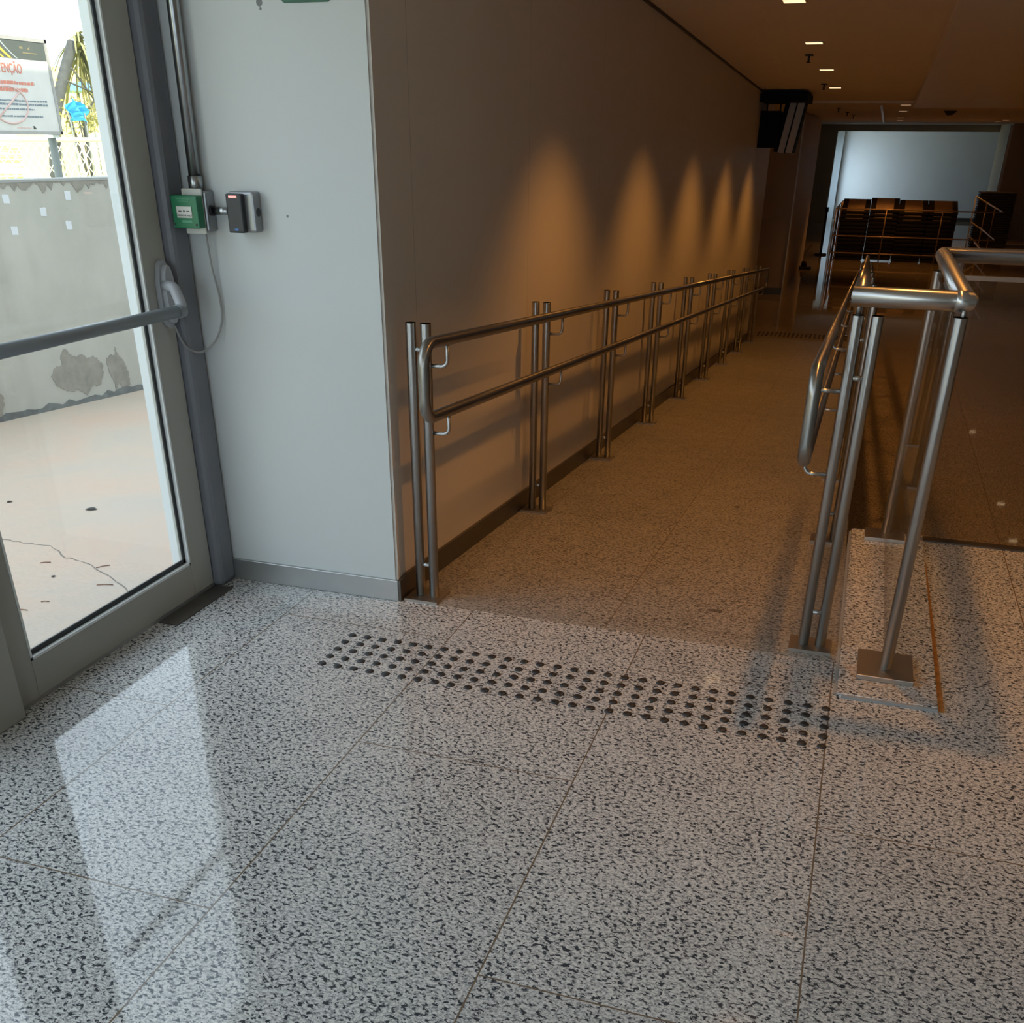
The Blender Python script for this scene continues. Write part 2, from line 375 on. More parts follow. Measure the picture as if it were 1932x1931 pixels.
# curb slab under the glass guard
t = thing('curb_slab', 'raised granite slab under the glass guard posts', 'curb', (1.68, 0.55, 0))
obj('slab', B(lambda bm: box(bm, 1.537, 1.824, -0.228, 1.325, 0.0, 0.012, 0.002)), M['granite_plain'], t).matrix_parent_inverse = Matrix.Translation((-1.68, -0.55, 0))
bm = bmesh.new()
prism(bm, [(1.8245, -0.236, 0.0), (1.842, -0.232, 0.0), (1.836, 0.4, 0), (1.829, 1.03, 0.0), (1.8245, 1.03, 0)], (0, 0, 0.004))
o = obj('joint', bm, M['rust'], t); o.matrix_parent_inverse = Matrix.Translation((-1.68, -0.55, 0)); o['label'] = 'rusty brown joint along the slab'
bm = bmesh.new(); box(bm, 1.55, 1.824, -0.237, -0.2285, 0, 0.010); box(bm, 1.527, 1.536, -0.22, 1.3, 0, 0.004)
o = obj('grout_edge', bm, M['grout'], t); o.matrix_parent_inverse = Matrix.Translation((-1.68, -0.55, 0))
# dark door-track plate by the door
sbox('trim_2', M['skirting_dark'], -0.70, -0.625, -0.45, -0.10, 0.0, 0.004, label='grey metal floor plate under the door corner', cat='trim')

# ------------------------------------------------------------ walls
bm = bmesh.new(); box(bm, -0.95, -0.010, 0.0, 0.14, -0.3, 5.0)
box(bm, -0.050, -0.009, -0.0015, 0.0, 0.09, 2.3)
struct('wall_front', bm, M['wall_white'], 'white wall panel beside the glass door', 'wall')
sbox('wall_left', M['wall_panel'], -0.12, 0.0, 0.005, 11.95, -1.1, 2.4, label='long beige panel wall beside the ramp', cat='wall')
sbox('wall_outside', M['exterior'], -0.95, -0.80, 0.14, 26, -1.1, 5.0)
sbox('wall_upper', M['exterior'], -0.95, -0.66, -6.6, 0.0, 2.28, 5.0)
sbox('wall_back', M['wall_white'], -0.95, 7.2, -6.75, -6.6, 2.25, 5.0)
sbox('wall_back', M['wall_hall'], 2.33, 7.2, -6.75, -6.6, 0.0, 2.3)
sbox('wall_right', M['wall_hall'], 7.05, 7.2, -6.6, 1.35, -0.2, 5.0)
sbox('wall_right', M['wall_hall'], 9.0, 9.2, 1.3, 41, -1.1, 5.0)
sbox('wall_back', M['wall_hall'], 7.05, 9.2, 1.2, 1.35, -1.1, 5.0)
# metal skirtings
sbox('baseboard_front', M['skirting'], -0.690, 0.003, -0.012, -0.0005, 0.0, 0.079, bev=0.002, label='brushed metal skirting under the white wall', cat='skirting')
bm = bmesh.new()
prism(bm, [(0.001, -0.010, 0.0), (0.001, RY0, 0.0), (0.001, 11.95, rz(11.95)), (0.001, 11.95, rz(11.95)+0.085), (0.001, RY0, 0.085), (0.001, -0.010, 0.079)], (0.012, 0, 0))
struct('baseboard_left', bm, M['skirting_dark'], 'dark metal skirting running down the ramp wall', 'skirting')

# ceilings
def slab(bm, x0, x1, y0, y1, off=0.0, th=0.12):
    prism(bm, [(x0, y0, cz(y0)+off), (x0, y1, cz(y1)+off), (x0, y1, cz(y1)+off+th), (x0, y0, cz(y0)+off+th)], (x1-x0, 0, 0))
bm = bmesh.new(); slab(bm, 0.012, 1.66, -6.7, 11.95); slab(bm, -0.8, 0.012, -6.7, 0.0)
struct('ceiling', bm, M['ceiling'], 'low ceiling over the ramp', 'ceiling')
bm = bmesh.new(); slab(bm, 1.655, 9.1, -6.7, 11.95, -0.075, 0.3)
struct('ceiling', bm, M['ceiling_low'], 'lower ceiling strip right of the ramp', 'ceiling')
def hz(y): return 1.885+(1.991-1.885)*(y-11.95)/(36.5-11.95)
bm = bmesh.new(); prism(bm, [(-3.1, 11.95, hz(11.95)), (-3.1, 36.6, hz(36.6)), (-3.1, 36.6, 2.15), (-3.1, 11.95, 2.15)], (12.2, 0, 0))
struct('ceiling', bm, M['ceiling'], 'hall ceiling beyond the step', 'ceiling')
sbox('ceiling', M['ceiling'], -3.1, 9.1, 36.6, 41, 2.1, 2.2, label='ceiling before the white end wall', cat='ceiling')
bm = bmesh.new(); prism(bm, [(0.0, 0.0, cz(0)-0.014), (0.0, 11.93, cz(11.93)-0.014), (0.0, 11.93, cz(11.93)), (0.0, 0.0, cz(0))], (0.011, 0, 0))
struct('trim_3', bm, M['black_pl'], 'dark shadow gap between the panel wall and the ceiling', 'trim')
sbox('unseen_roof', M['exterior'], -0.95, 9.2, -6.75, 41.2, 4.98, 5.1)  # unseen slab, added to keep the sun out of the building

# glazing
def window(name, axis, c, a0, a1, n, z0=0.1, z1=2.2):
    w_ = bpy.data.objects.new(name, None); COL.objects.link(w_); w_['kind'] = 'structure'
    st = (a1-a0)/n
    def bx(bm, p0, p1, q0, q1, t=0.025):
        if axis == 'x': box(bm, c-t, c+t, p0, p1, q0, q1)
        else: box(bm, p0, p1, c-t, c+t, q0, q1)
    bm = bmesh.new()
    for k in range(n+1): bx(bm, a0+k*st-0.03, a0+k*st+0.03, z0-0.1, z1+0.06)
    for k in range(n): bx(bm, a0+k*st+0.03, a0+(k+1)*st-0.03, z0-0.1, z0); bx(bm, a0+k*st+0.03, a0+(k+1)*st-0.03, z1, z1+0.06)
    obj('window_frame', bm, M['alu_paint'], w_)
    for k in range(n):
        bm = bmesh.new(); bx(bm, a0+k*st+0.03, a0+(k+1)*st-0.03, z0, z1, 0.003); obj('pane', bm, M['glass'], w_)
# hall walls beyond the ramp
sbox('wall_pier', M['wall_hall'], -3.0, 0.03, 16.9, 22.4, HALL, 1.895, label='brown wall pier beyond the end of the ramp', cat='wall')
def f(bm):
    box(bm, -3.2, -3.0, 11.0, 36.8, -1.1, 5.0); box(bm, -1.0, -0.8, 36.8, 36.95, HALL, 2.1); box(bm, -1.0, -0.8, 39.0, 39.4, HALL, 2.1)
    box(bm, -1.0, -0.8, 36.8, 39.4, 2.1, 5.0)
struct('wall_side', B(f), M['wall_far'])
w3 = window('unseen_window', 'x', -0.9, 36.95, 39.0, 2, HALL+0.1, 2.04)  # unseen side window, put in to bring daylight onto the end wall
sbox('wall_recess', M['wall_hall'], -3.0, -0.12, 11.8, 11.95, -1.1, 2.4)
sbox('baseboard_pier', M['skirting_dark'], -3.0, 0.045, 16.885, 16.9, HALL, HALL+0.11)
sbox('trim_4', M['alu_white'], 0.028, 0.05, 16.88, 16.9, HALL, 1.888)
# opening into the far white room
def f(bm):
    box(bm, -3.0, -0.18, 36.5, 36.8, HALL, 1.991); box(bm, -0.18, 9.0, 36.5, 36.8, 1.797, 1.991)
struct('wall_far', B(f), M['wall_hall'], 'brown header and jamb framing the white far wall', 'wall')
sbox('wall_pilaster', M['pilaster'], -0.78, -0.036, 38.95, 39.2, HALL, 2.1)
sbox('wall_end', M['wall_far'], -3.0, 9.0, 39.2, 39.4, HALL, 2.1, label='white end wall far down the hall', cat='wall')
sbox('wall_side', M['wall_hall'], 4.78, 5.0, 32.8, 36.5, HALL, 2.1)
sbox('wall_side', M['wall_hall'], 4.78, 9.0, 32.6, 32.8, HALL, 2.1)
sbox('trim_5', M['alu_white'], 4.70, 4.78, 32.6, 32.75, HALL, 1.93)
sbox('baseboard_end', M['skirting_dark'], 0.5, 9.0, 39.17, 39.2, HALL, HALL+0.12)

# ------------------------------------------------------------ glazed door
def glazed_door(name, y0, y1, detailed, top=2.2):
    """leaf between y0 (near the wall) and y1 in the plane x = WX"""
    d = bpy.data.objects.new(name, None); COL.objects.link(d); d['kind'] = 'structure'; d.location = (WX, y0, 0)
    inv = Matrix.Translation((-WX, -y0, 0))
    def put(o): o.matrix_parent_inverse = inv; return o
    xa, xb = WX-0.045, WX
    s = 0.118; bz = 0.145
    put(part_box('stile', M['alu_paint'], d, xa, xb, y0-s, y0, 0.014, top, bev=0.003))
    put(part_box('stile', M['alu_paint'], d, xa, xb, y1, y1+0.088, 0.014, top, bev=0.003))
    put(part_box('bottom_rail', M['alu_paint'], d, xa, xb, y1+0.088, y0-s, 0.014, bz-0.014, bev=0.003))
    put(part_box('top_rail', M['alu_paint'], d, xa, xb, y1+0.088, y0-s, top-0.10, top, bev=0.003))
    ya, yb = y1+0.088, y0-s
    def bead(bm):
        box(bm, xb-0.014, xb+0.001, yb-0.007, yb, bz-0.014, top-0.1); box(bm, xb-0.014, xb+0.001, ya, ya+0.007, bz-0.014, top-0.1)
        box(bm, xb-0.014, xb+0.001, ya, yb, bz-0.014, bz-0.006); box(bm, xb-0.014, xb+0.001, ya, yb, top-0.108, top-0.1)
    put(obj('glazing_bead', B(bead), M['alu_white'], d))
    def gask(bm):
        box(bm, xb-0.018, xb-0.013, yb-0.021, yb-0.006, bz-0.006, top-0.11); box(bm, xb-0.018, xb-0.013, ya+0.004, ya+0.010, bz-0.006, top-0.11)
        box(bm, xb-0.018, xb-0.013, ya, yb-0.006, bz-0.007, bz+0.010)
    put(obj('gasket', B(gask), M['gasket'], d))
    put(part_box('glass_pane', M['glass'], d, xb-0.022, xb-0.018, ya, yb, bz-0.005, top-0.10))
    return d, put
d1, put = glazed_door('door_1', -0.108, -1.112, True)
d1['label'] = 'closed glass door with grey frame and push bar'; d1['category'] = 'door'
# push bar on the door
m = thing('push_bar', '', ''); 
del m['label']; del m['category']
m.parent = d1; put(m)
def pb(o): return o
bm = bmesh.new()
# oval mounting plate
pts = []
for k in range(28):
    a = 2*pi*k/28; pts.append((WX+0.001, -0.147+0.033*cos(a)*(1.0), 1.020+0.100*(abs(sin(a))**0.8)*(1 if sin(a) > 0 else -1)))
prism(bm, pts, (0.016, 0, 0))
pts2 = [(WX+0.017, -0.147+(p[1]+0.147)*0.72, 1.02+(p[2]-1.02)*0.86) for p in pts]
prism(bm, pts2, (0.016, 0, 0))
obj('mounting_plate', bm, M['barplate'], m)
bm = bmesh.new(); tube(bm, fillet([(WX+0.02, -0.160, 1.048), (WX+0.062, -0.172, 1.046), (WX+0.085, -0.178, 0.995), (WX+0.085, -0.195, 0.978)], 0.02), 0.017, seg=16)
obj('lever_arm', bm, M['barplate'], m)
bm = bmesh.new(); tube(bm, [(WX+0.085, -0.176, 0.979), (WX+0.085, -0.208, 0.979)], 0.0205, seg=20); obj('end_cap', bm, M['greybar'], m)
bm = bmesh.new(); tube(bm, [(WX+0.085, -0.208, 0.979), (WX+0.085, -1.02, 0.984)], 0.0180, seg=20); obj('bar', bm, M['greybar'], m)
d2, _ = glazed_door('door_2', -1.235, -2.24, False)
# jamb columns
sbox('trim_6', M['column'], -0.76, -0.668, -0.100, -0.0005, 0.0, 2.3, bev=0.018, label='blue-grey rounded jamb between the door and the white wall', cat='jamb')
bm = bmesh.new(); box(bm, -0.76, -0.672, -1.232, -1.116, 0.0, 2.3, 0.004)
struct('trim_7', bm, M['alu_paint'], 'pale grey jamb on the near side of the glass door', 'jamb')
sbox('trim_8', M['alu_paint'], -0.75, -0.70, -2.24, 0.0, 2.2, 2.29)
sbox('trim_9', M['skirting'], -0.78, -0.705, -2.24, -0.1, 0.0, 0.012)
# windows behind the camera
window('window_1', 'x', -0.73, -6.5, -2.30, 4)
window('window_2', 'y', -6.68, -0.62, 2.3, 3)

# ------------------------------------------------------------ wall fittings beside the door
t = thing('conduit', 'vertical galvanised conduit running down the white wall to the green call point', 'conduit', (-0.602, -0.03, 1.8))
bm = bmesh.new(); tube(bm, [(-0.596, -0.030, 2.3), (-0.604, -0.030, 1.335)], 0.0185, seg=18)
o = obj('pipe', bm, M['galv'], t); I = Matrix.Translation((0.602, 0.03, -1.8)); o.matrix_parent_inverse = I
bm = bmesh.new(); tube(bm, [(-0.604, -0.030, 1.352), (-0.604, -0.030, 1.312)], 0.0225, seg=18); box(bm, -0.630, -0.624, -0.034, -0.026, 1.334, 1.342)
o = obj('coupling', bm, M['galv'], t); o.matrix_parent_inverse = I

t = thing('call_point', 'green break-glass call point on a grey box on the white wall', 'call point', (-0.6, 0, 1.25))
I = Matrix.Translation((0.6, 0, -1.25))
def cp(o): o.matrix_parent_inverse = I; return o
cp(part_box('back_box', M['grey_pl'], t, -0.645, -0.562, -0.050, 0.0, 1.197, 1.312, bev=0.006))
cp(part_box('mounting_plate', M['white_pl'], t, -0.641, -0.569, -0.060, -0.052, 1.190, 1.318, bev=0.004))
cp(part_box('housing', M['green'], t, -0.658, -0.566, -0.096, -0.060, 1.208, 1.300, bev=0.003))
cp(part_box('press_panel', M['white_pl'], t, -0.640, -0.586, -0.0985, -0.0955, 1.238, 1.270, bev=0.001))
for a_ in ((-0.632, -0.622, -0.0993, -0.0984, 1.2555, 1.2580), (-0.604, -0.594, -0.0993, -0.0984, 1.2555, 1.2580), (-0.654, -0.650, -0.0972, -0.0960, 1.217, 1.2225), (-0.578, -0.572, -0.0972, -0.0960, 1.216, 1.2225)):
    cp(part_box('press_mark', M['black_ink'], t, *a_))
cp(part_tube('press_dot', M['black_ink'], t, [(-0.613, -0.0984, 1.2567), (-0.613, -0.0993, 1.2567)], 0.0028, seg=14))
cp(text('lettering', 'PRESSIONE AQUI', 0.0068, (-0.613, -0.0986, 1.2425), (1, 0, 0), (0, 0, 1), M['black_ink'], t, 'CENTER', 0.0003, 0.0001))
for a_ in ((-0.633, -0.594, 1.2835, 1.2850), (-0.638, -0.590, 1.2895, 1.2910), (-0.626, -0.590, 1.2245, 1.2315)):
    cp(part_box('relief_line', M['pale_green_ink'], t, a_[0], a_[1], -0.0966, -0.0958, a_[2], a_[3]))

t = thing('card_reader', 'black card reader with red light on a metal wall box', 'card reader', (-0.44, 0, 1.255))
I = Matrix.Translation((0.44, 0, -1.255))
cp(part_box('back_box', M['grey_pl'], t, -0.487, -0.398, -0.044, 0.0, 1.198, 1.312, bev=0.007))
cp(part_box('reader_body', M['black_pl'], t, -0.482, -0.428, -0.066, -0.044, 1.198, 1.307, bev=0.004))
cp(part_box('status_light', M['red_led'], t, -0.470, -0.442, -0.0675, -0.0655, 1.2955, 1.3015, bev=0.0006))
cp(text('logo', 'HID', 0.0078, (-0.454, -0.0665, 1.2050), (1, 0, 0), (0, 0, 1), M['blue_ink'], t, 'CENTER', 0.0003, 0.0003))
cp(obj('knockout', B(lambda bm: tube(bm, [(-0.399, -0.022, 1.255), (-0.3965, -0.022, 1.255)], 0.012, seg=16)), M['black_pl'], t))

t = thing('conduit', 'short horizontal conduit joining the call point and the card reader', 'conduit', (-0.52, -0.025, 1.256))
I = Matrix.Translation((0.52, 0.025, -1.256))
cp(part_tube('pipe', M['galv'], t, [(-0.562, -0.025, 1.256), (-0.487, -0.025, 1.256)], 0.0115))
cp(part_tube('coupling', M['galv'], t, [(-0.499, -0.025, 1.256), (-0.487, -0.025, 1.256)], 0.0150))
cp(part_tube('ring', M['black_pl'], t, [(-0.562, -0.025, 1.256), (-0.555, -0.025, 1.256)], 0.0150))
# cable
def spline(pts, n=8):
    pts = [Vector(p) for p in pts]; out = []
    for i in range(len(pts)-1):
        p0 = pts[max(i-1, 0)]; p1 = pts[i]; p2 = pts[i+1]; p3 = pts[min(i+2, len(pts)-1)]
        for k in range(n):
            s = k/n; out.append(0.5*((2*p1)+(p2-p0)*s+(2*p0-5*p1+4*p2-p3)*s*s+(3*p1-p0-3*p2+p3)*s**3))
    out.append(pts[-1]); return out
bm = bmesh.new()
tube(bm, spline([(-0.590, -0.03, 1.193), (-0.590, -0.028, 1.16), (-0.590, -0.02, 1.08), (-0.582, -0.012, 1.00), (-0.585, -0.012, 0.93), (-0.604, -0.03, 0.87), (-0.645, -0.055, 0.832), (-0.668, -0.085, 0.84), (-0.676, -0.115, 0.87), (-0.680, -0.140, 0.925)]), 0.0032, seg=8)
tag(obj('cable', bm, M['cable']), 'thin grey cable looping from the call point across the jamb to the push bar', 'cable')

# green exit sign, its bottom edge in the frame
t = thing('exit_sign', 'green rounded sign high on the white wall', 'sign', (-0.19, 0, 1.87))
I = Matrix.Translation((0.19, 0, -1.87))
def rrect(x0, x1, z0, z1, r, y, n=6):
    pts = []
    for cx, cz_, a0 in ((x1-r, z1-r, 0), (x0+r, z1-r, pi/2), (x0+r, z0+r, pi), (x1-r, z0+r, 1.5*pi)):
        for k in range(n+1): pts.append((cx+r*cos(a0+pi/2*k/n), y, cz_+r*sin(a0+pi/2*k/n)))
    return pts
cp(obj('plate', B(lambda bm: prism(bm, rrect(-0.265, -0.112, 1.786, 1.96, 0.012, 0.0), (0, -0.003, 0))), simple('dark_green_sign', (0.015, 0.10, 0.05), 0.35), t))
cp(obj('border_line', B(lambda bm: box(bm, -0.252, -0.126, -0.0035, -0.0031, 1.7925, 1.7938)), M['pale_green_ink'], t))

# ------------------------------------------------------------ tactile studs
def stud_mesh():
    bm = bmesh.new(); seg = 20; prof = [(0.0135, 0.0), (0.0135, 0.0012), (0.0105, 0.0042), (0.0070, 0.0048), (0.0030, 0.0048)]
    rings = [[bm.verts.new((r*cos(2*pi*k/seg), r*sin(2*pi*k/seg), z)) for k in range(seg)] for r, z in prof]
    for i in range(len(rings)-1):
        for k in range(seg):
            f_ = bm.faces.new([rings[i][k], rings[i][(k+1) % seg], rings[i+1][(k+1) % seg], rings[i+1][k]]); f_.smooth = i > 0
    bm.faces.new(rings[-1]); return bm
s0 = obj('tactile_stud', stud_mesh(), M['rubber'])
tag(s0, 'black round tactile stud in the wide strip on the floor before the ramp', 'tactile stud', 'tactile studs before the ramp')
first = True
for i in range(29):
    for j in range(5):
        o = s0 if first else s0.copy()
        if not first: COL.objects.link(o)
        first = False
        o.location = (-0.0286+0.055*i+random.uniform(-.0012, .0012), -0.321-0.055*j+random.uniform(-.0012, .0012), 0.0)
        o.rotation_euler.z = random.uniform(0, 6)
        tag(o, 'black tactile stud, %s from the door end in the %s row from the ramp' % (nth(i), nth(j)), 'tactile stud', 'tactile studs before the ramp')
s1 = s0.copy(); COL.objects.link(s1); first = True
tag(s1, 'dark tactile stud in the far strip at the foot of the ramp', 'tactile stud', 'tactile studs at the foot of the ramp')
for i in range(24):
    for j in range(4):
        o = s1 if first else s1.copy()
        if not first: COL.objects.link(o)
        first = False
        o.location = (0.10+0.06*i, 12.34+0.10*j, HALL); o.scale = (1.25, 1.25, 1.6)
        tag(o, 'dark tactile stud at the ramp foot, %s from the wall in the %s row' % (nth(i), nth(j)), 'tactile stud', 'tactile studs at the foot of the ramp')

# ------------------------------------------------------------ handrails of the ramp
PY = [0.0634, 1.4429, 2.8179, 4.2068, 5.5751, 6.9751, 8.4052, 9.8227, 11.3022]
def handrail(side):
    if side == 'left':
        t = thing('handrail', 'double steel handrail on paired posts along the beige wall', 'handrail', (0.09, 0.0634, 0)); xs = (0.0605, 0.1124); xr = 0.185; H = 0.946; hu, hl = 0.902, 0.678; dy = 0.0; plate = (0.019, 0.146)
    else:
        t = thing('handrail', 'double steel handrail on paired posts at the open side of the ramp', 'handrail', (1.44, 0.10, 0)); xs = (1.469, 1.4155); xr = 1.335; H = 1.037; hu, hl = 0.910, 0.655; dy = 0.04; plate = (1.371, 1.507)
    I = Matrix.Translation(-t.location)
    def q(o): o.matrix_parent_inverse = I; return o
    sgn = 1 if xr > xs[1] else -1
    for k, y in enumerate(PY):
        y = y+dy; z = rz(y)
        bm = bmesh.new(); za, zb = rz(y-0.062), rz(y+0.068)
        prism(bm, [(plate[0], y-0.062, za), (plate[0], y+0.068, zb), (plate[0], y+0.068, zb+0.010), (plate[0], y-0.062, za+0.010)], (plate[1]-plate[0], 0, 0))
        q(obj('base_plate', bm, M['steel_plate'], t))
        for xp in xs:
            q(part_tube('post', M['steel'], t, [(xp, y, z+0.008), (xp, y, z+H-0.002), (xp, y, z+H)], 0.0172, seg=20))
        for zz in (0.125, 0.865):
            q(part_tube('spacer', M['steel'], t, [(xs[0], y, z+zz), (xs[1], y, z+zz)], 0.008))
        for zt, zr in ((hu-0.085, hu), (hl-0.078, hl)):
            pts = fillet([(xs[1]+sgn*0.012, y, z+zt), (xr, y, z+zt), (xr, y, z+zr-0.012)], 0.022)
            q(part_tube('bracket', M['steel'], t, pts, 0.0062, seg=12))
    y0, y1 = (-0.135 if side == 'left' else -0.16), 11.66
    def zz(y): return -SL*(y-RY0)
    pts = [(xr, 5.0, zz(5.0)+hu), (xr, y0, zz(y0)+hu), (xr, y0, zz(y0)+hl), (xr, y1, zz(y1)+hl), (xr, y1, zz(y1)+hu), (xr, 5.0, zz(5.0)+hu)]
    q(part_tube('rail', M['steel_rail'], t, fillet(pts, 0.062, 10), 0.0182, seg=20))
    return t, q
handrail('left')
tr, q = handrail('right')
# sloping top rail carried by the right-hand posts
for k, y in enumerate(PY):
    y += 0.04
    q(part_tube('stub', M['steel'], tr, [(1.4155, y, rz(y)+1.037), (1.4155, y-0.0, rz(y)+1.09)], 0.0075))
q(part_tube('top_rail', M['steel_rail'], tr, [(1.4155, 0.0, 1.095-SL*(-0.02)), (1.4155, 11.6, 1.095-SL*(11.6-RY0))], 0.026, seg=20))

# ------------------------------------------------------------ glass guard of the landing
t = thing('glass_guard', 'steel and glass guard with a square-cornered top rail on the landing', 'guardrail', (1.672, -0.04, 0.012))
I = Matrix.Translation(-t.location)
def q(o): o.matrix_parent_inverse = I; return o
GX = 1.672
posts = [(GX, -0.04, 1.060), (GX, 1.262, 1.045), (2.85, 1.262, 1.045), (4.05, 1.262, 1.045)]
for i, (px, py, pz) in enumerate(posts):
    zb = 0.012 if px < 1.8 else 0.0
    hw = 0.083
    q(part_box('base_plate', M['steel_plate'], t, px-hw, px+hw, py-0.078, min(py+0.115, 1.322) if i == 0 else py+0.045, zb, zb+0.016, bev=0.0015))
    r = 0.0188
    q(part_tube('post', M['steel'], t, [(px, py, zb+0.014), (px, py, pz-0.002), (px, py, pz)], r, seg=24))
    q(part_tube('stub', M['steel'], t, [(px+0.006, py+0.006, pz-0.01), (px+0.006, py+0.01, 1.085)], 0.0075))
GZ = 1.098
q(part_tube('top_rail', M['steel_bar'], t, [(1.392, -0.028, GZ), (GX+0.010, -0.028, GZ)]+[(GX+0.010, -0.027, GZ)], 0.0262, seg=24))
bm = bmesh.new(); tube(bm, fillet([(GX-0.02, -0.028, GZ), (GX+0.006, -0.028, GZ), (GX+0.006, 1.29, GZ), (5.0, 1.29, GZ)], 0.012, 4), 0.0262, seg=24)
q(obj('top_rail', bm, M['steel_top'], t))
q(part_box('glass_pane', M['glass_guard'], t, GX-0.004, GX+0.004, 0.0, 1.225, 0.035, 1.035))
def f(bm): box(bm, GX-0.0042, GX+0.0042, 0.0, 1.225, 0.033, 0.036); box(bm, GX-0.0042, GX+0.0042, 0.0, 1.225, 1.034, 1.037)
q(obj('glass_edge', B(f), M['glass_edge'], t))
q(part_box('glass_pane', M['glass_guard'], t, 1.72, 2.81, 1.256, 1.264, 0.035, 1.020))
q(part_box('glass_pane', M['glass_guard'], t, 2.89, 4.01, 1.256, 1.264, 0.035, 1.020))
def f(bm): box(bm, 1.72, 2.81, 1.252, 1.268, 1.018, 1.034); box(bm, 2.89, 4.01, 1.252, 1.268, 1.018, 1.034)
q(obj('glass_clamp', B(f), M['glass_edge'], t))

# ------------------------------------------------------------ ceiling lights
def ceiling_light(x, y, z, tilt, power, label, group=None, size=0.060, cone=100, glow=True):
    t = thing('ceiling_light', label, 'ceiling light', (x, y, z), group)
    t.rotation_euler.x = tilt
    bm = bmesh.new()
    for a in ((-size-.012, size+.012, -size-.012, -size), (-size-.012, size+.012, size, size+.012), (-size-.012, -size, -size, size), (size, size+.012, -size, size)):
        box(bm, a[0], a[1], a[2], a[3], -0.006, 0.004)
    obj('lamp_frame', bm, M['lampframe'], t)
    if glow: obj('diffuser', B(lambda bm: box(bm, -size, size, -size, size, -0.004, 0.0)), M['lampglow'], t)
    else:
        obj('louvre', B(lambda bm: box(bm, -size, size, -size, size, -0.004, 0.0)), M['lampframe'], t)
    if power:
        l = bpy.data.lights.new('lamp', 'SPOT'); l.energy = power; l.color = (1.0, 0.41, 0.08); l.spot_size = radians(cone); l.spot_blend = 0.62; l.shadow_soft_size = 0.035
        o = bpy.data.objects.new('lamp', l); COL.objects.link(o); o.parent = t; o.location = (0, 0, -0.02)
        o.rotation_euler.x = -tilt
    return t
TL = math.atan(-0.0292)
PR = 50
names = ['off the top edge', 'nearest of the row over the ramp', 'second of the row over the ramp', 'third of the row over the ramp', 'last of the row over the ramp']
for i, y in enumerate((1.87, 3.86, 5.84, 7.86, 9.86)):
    ceiling_light(0.80, y, cz(y), TL, PR, 'warm square downlight over the ramp, '+names[i], 'downlights over the ramp', glow=i > 0, cone=101)
ceiling_light(1.40, 0.36, cz(0.36), TL, 54, 'warm downlight above the near post of the glass guard', glow=False)
ceiling_light(3.2, 0.36, cz(0.36)-0.075, TL, 34, 'warm downlight above the landing, farther right', glow=False)
for i, y in enumerate((3.2, 6.2, 9.2)):
    ceiling_light(4.2, y, cz(y)-0.075, TL, 34, 'warm downlight over the lower hall, %s beyond the landing' % ('first', 'second', 'third')[i], 'downlights of the lower hall')
for i, (x, y) in enumerate(((1.57, 12.64), (1.58, 16.33), (1.61, 22.6), (1.64, 26.8))):
    ceiling_light(x, y, hz(y), 0, (34, 40, 75, 80)[i], 'small warm ceiling light in the row before the white room, '+('nearest', 'second', 'third', 'farthest')[i], 'ceiling lights before the white room', 0.06)
for i, (x, y) in enumerate(((4.0, 28.5), (3.97, 26.1), (4.2, 14.9), (4.2, 13.0), (4.1, 20.0))):
    ceiling_light(x, y, hz(y), 0, (70, 60, 30, 30, 50)[i], 'small warm ceiling light at the right of the hall, '+('by the white room header', 'just before the header', 'above the middle', 'nearest', 'between the others')[i], 'ceiling lights at the right of the hall', 0.06)

# sprinklers and detector
def sprinkler(x, y, z, label):
    t = thing('sprinkler', label, 'sprinkler', (x, y, z), 'ceiling sprinklers')
    obj('stem', B(lambda bm: tube(bm, [(0, 0, 0), (0, 0, -0.05)], 0.009, seg=10)), M['black_pl'], t)
    obj('collar', B(lambda bm: tube(bm, [(0, 0, 0), (0, 0, -0.01)], 0.034, seg=14)), M['black_pl'], t)
    obj('deflector', B(lambda bm: tube(bm, [(0, 0, -0.05), (0, 0, -0.055)], 0.018, seg=10)), M['black_pl'], t)
sprinkler(0.72, 6.63, cz(6.63), 'dark sprinkler head between the nearest two lights over the ramp')
sprinkler(0.71, 9.38, cz(9.38), 'dark sprinkler head before the last light over the ramp')
for x, y, l in ((0.68, 14.3, 'nearest sprinkler head on the hall ceiling'), (0.70, 17.4, 'second sprinkler head on the hall ceiling'), (0.73, 20.0, 'third sprinkler head on the hall ceiling')):
    sprinkler(x, y, hz(y), l)
t = thing('smoke_detector', 'dark round smoke detector on the hall ceiling', 'smoke detector', (2.28, 16.3, hz(16.3)))
obj('dome', B(lambda bm: tube(bm, [(0, 0, 0), (0, 0, -0.03), (0, 0, -0.06)], 0.10, seg=18, r1=0.04)), M['black_pl'], t)
o = sbox('trim_10', M['alu_white'], 1.255, 1.285, 13.0, 26.0, 1.878, 1.91)

# ------------------------------------------------------------ hanging screens over the end of the ramp
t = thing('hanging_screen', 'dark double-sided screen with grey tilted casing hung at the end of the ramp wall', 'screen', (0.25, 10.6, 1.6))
bm = bmesh.new(); box(bm, -0.255, -0.035, -0.28, 0.10, -0.20, 0.165); obj('housing', bm, M['screen_black'], t)
tl = radians(9)
def tilt(o, dx): o.rotation_euler.y = tl; o.location = (dx, -0.1, 0); return o
tilt(obj('casing', B(lambda bm: box(bm, -0.040, 0.038, -0.02, 0.30, -0.255, 0.265, 0.003)), M['screen_grey'], t), 0.055)
tilt(obj('casing', B(lambda bm: box(bm, -0.038, 0.040, -0.02, 0.30, -0.255, 0.255, 0.003)), M['screen_grey'], t), 0.140)
tilt(obj('screen_panel', B(lambda bm: box(bm, -0.010, 0.0, -0.03, 0.31, -0.26, 0.265)), M['screen_black'], t), 0.098)
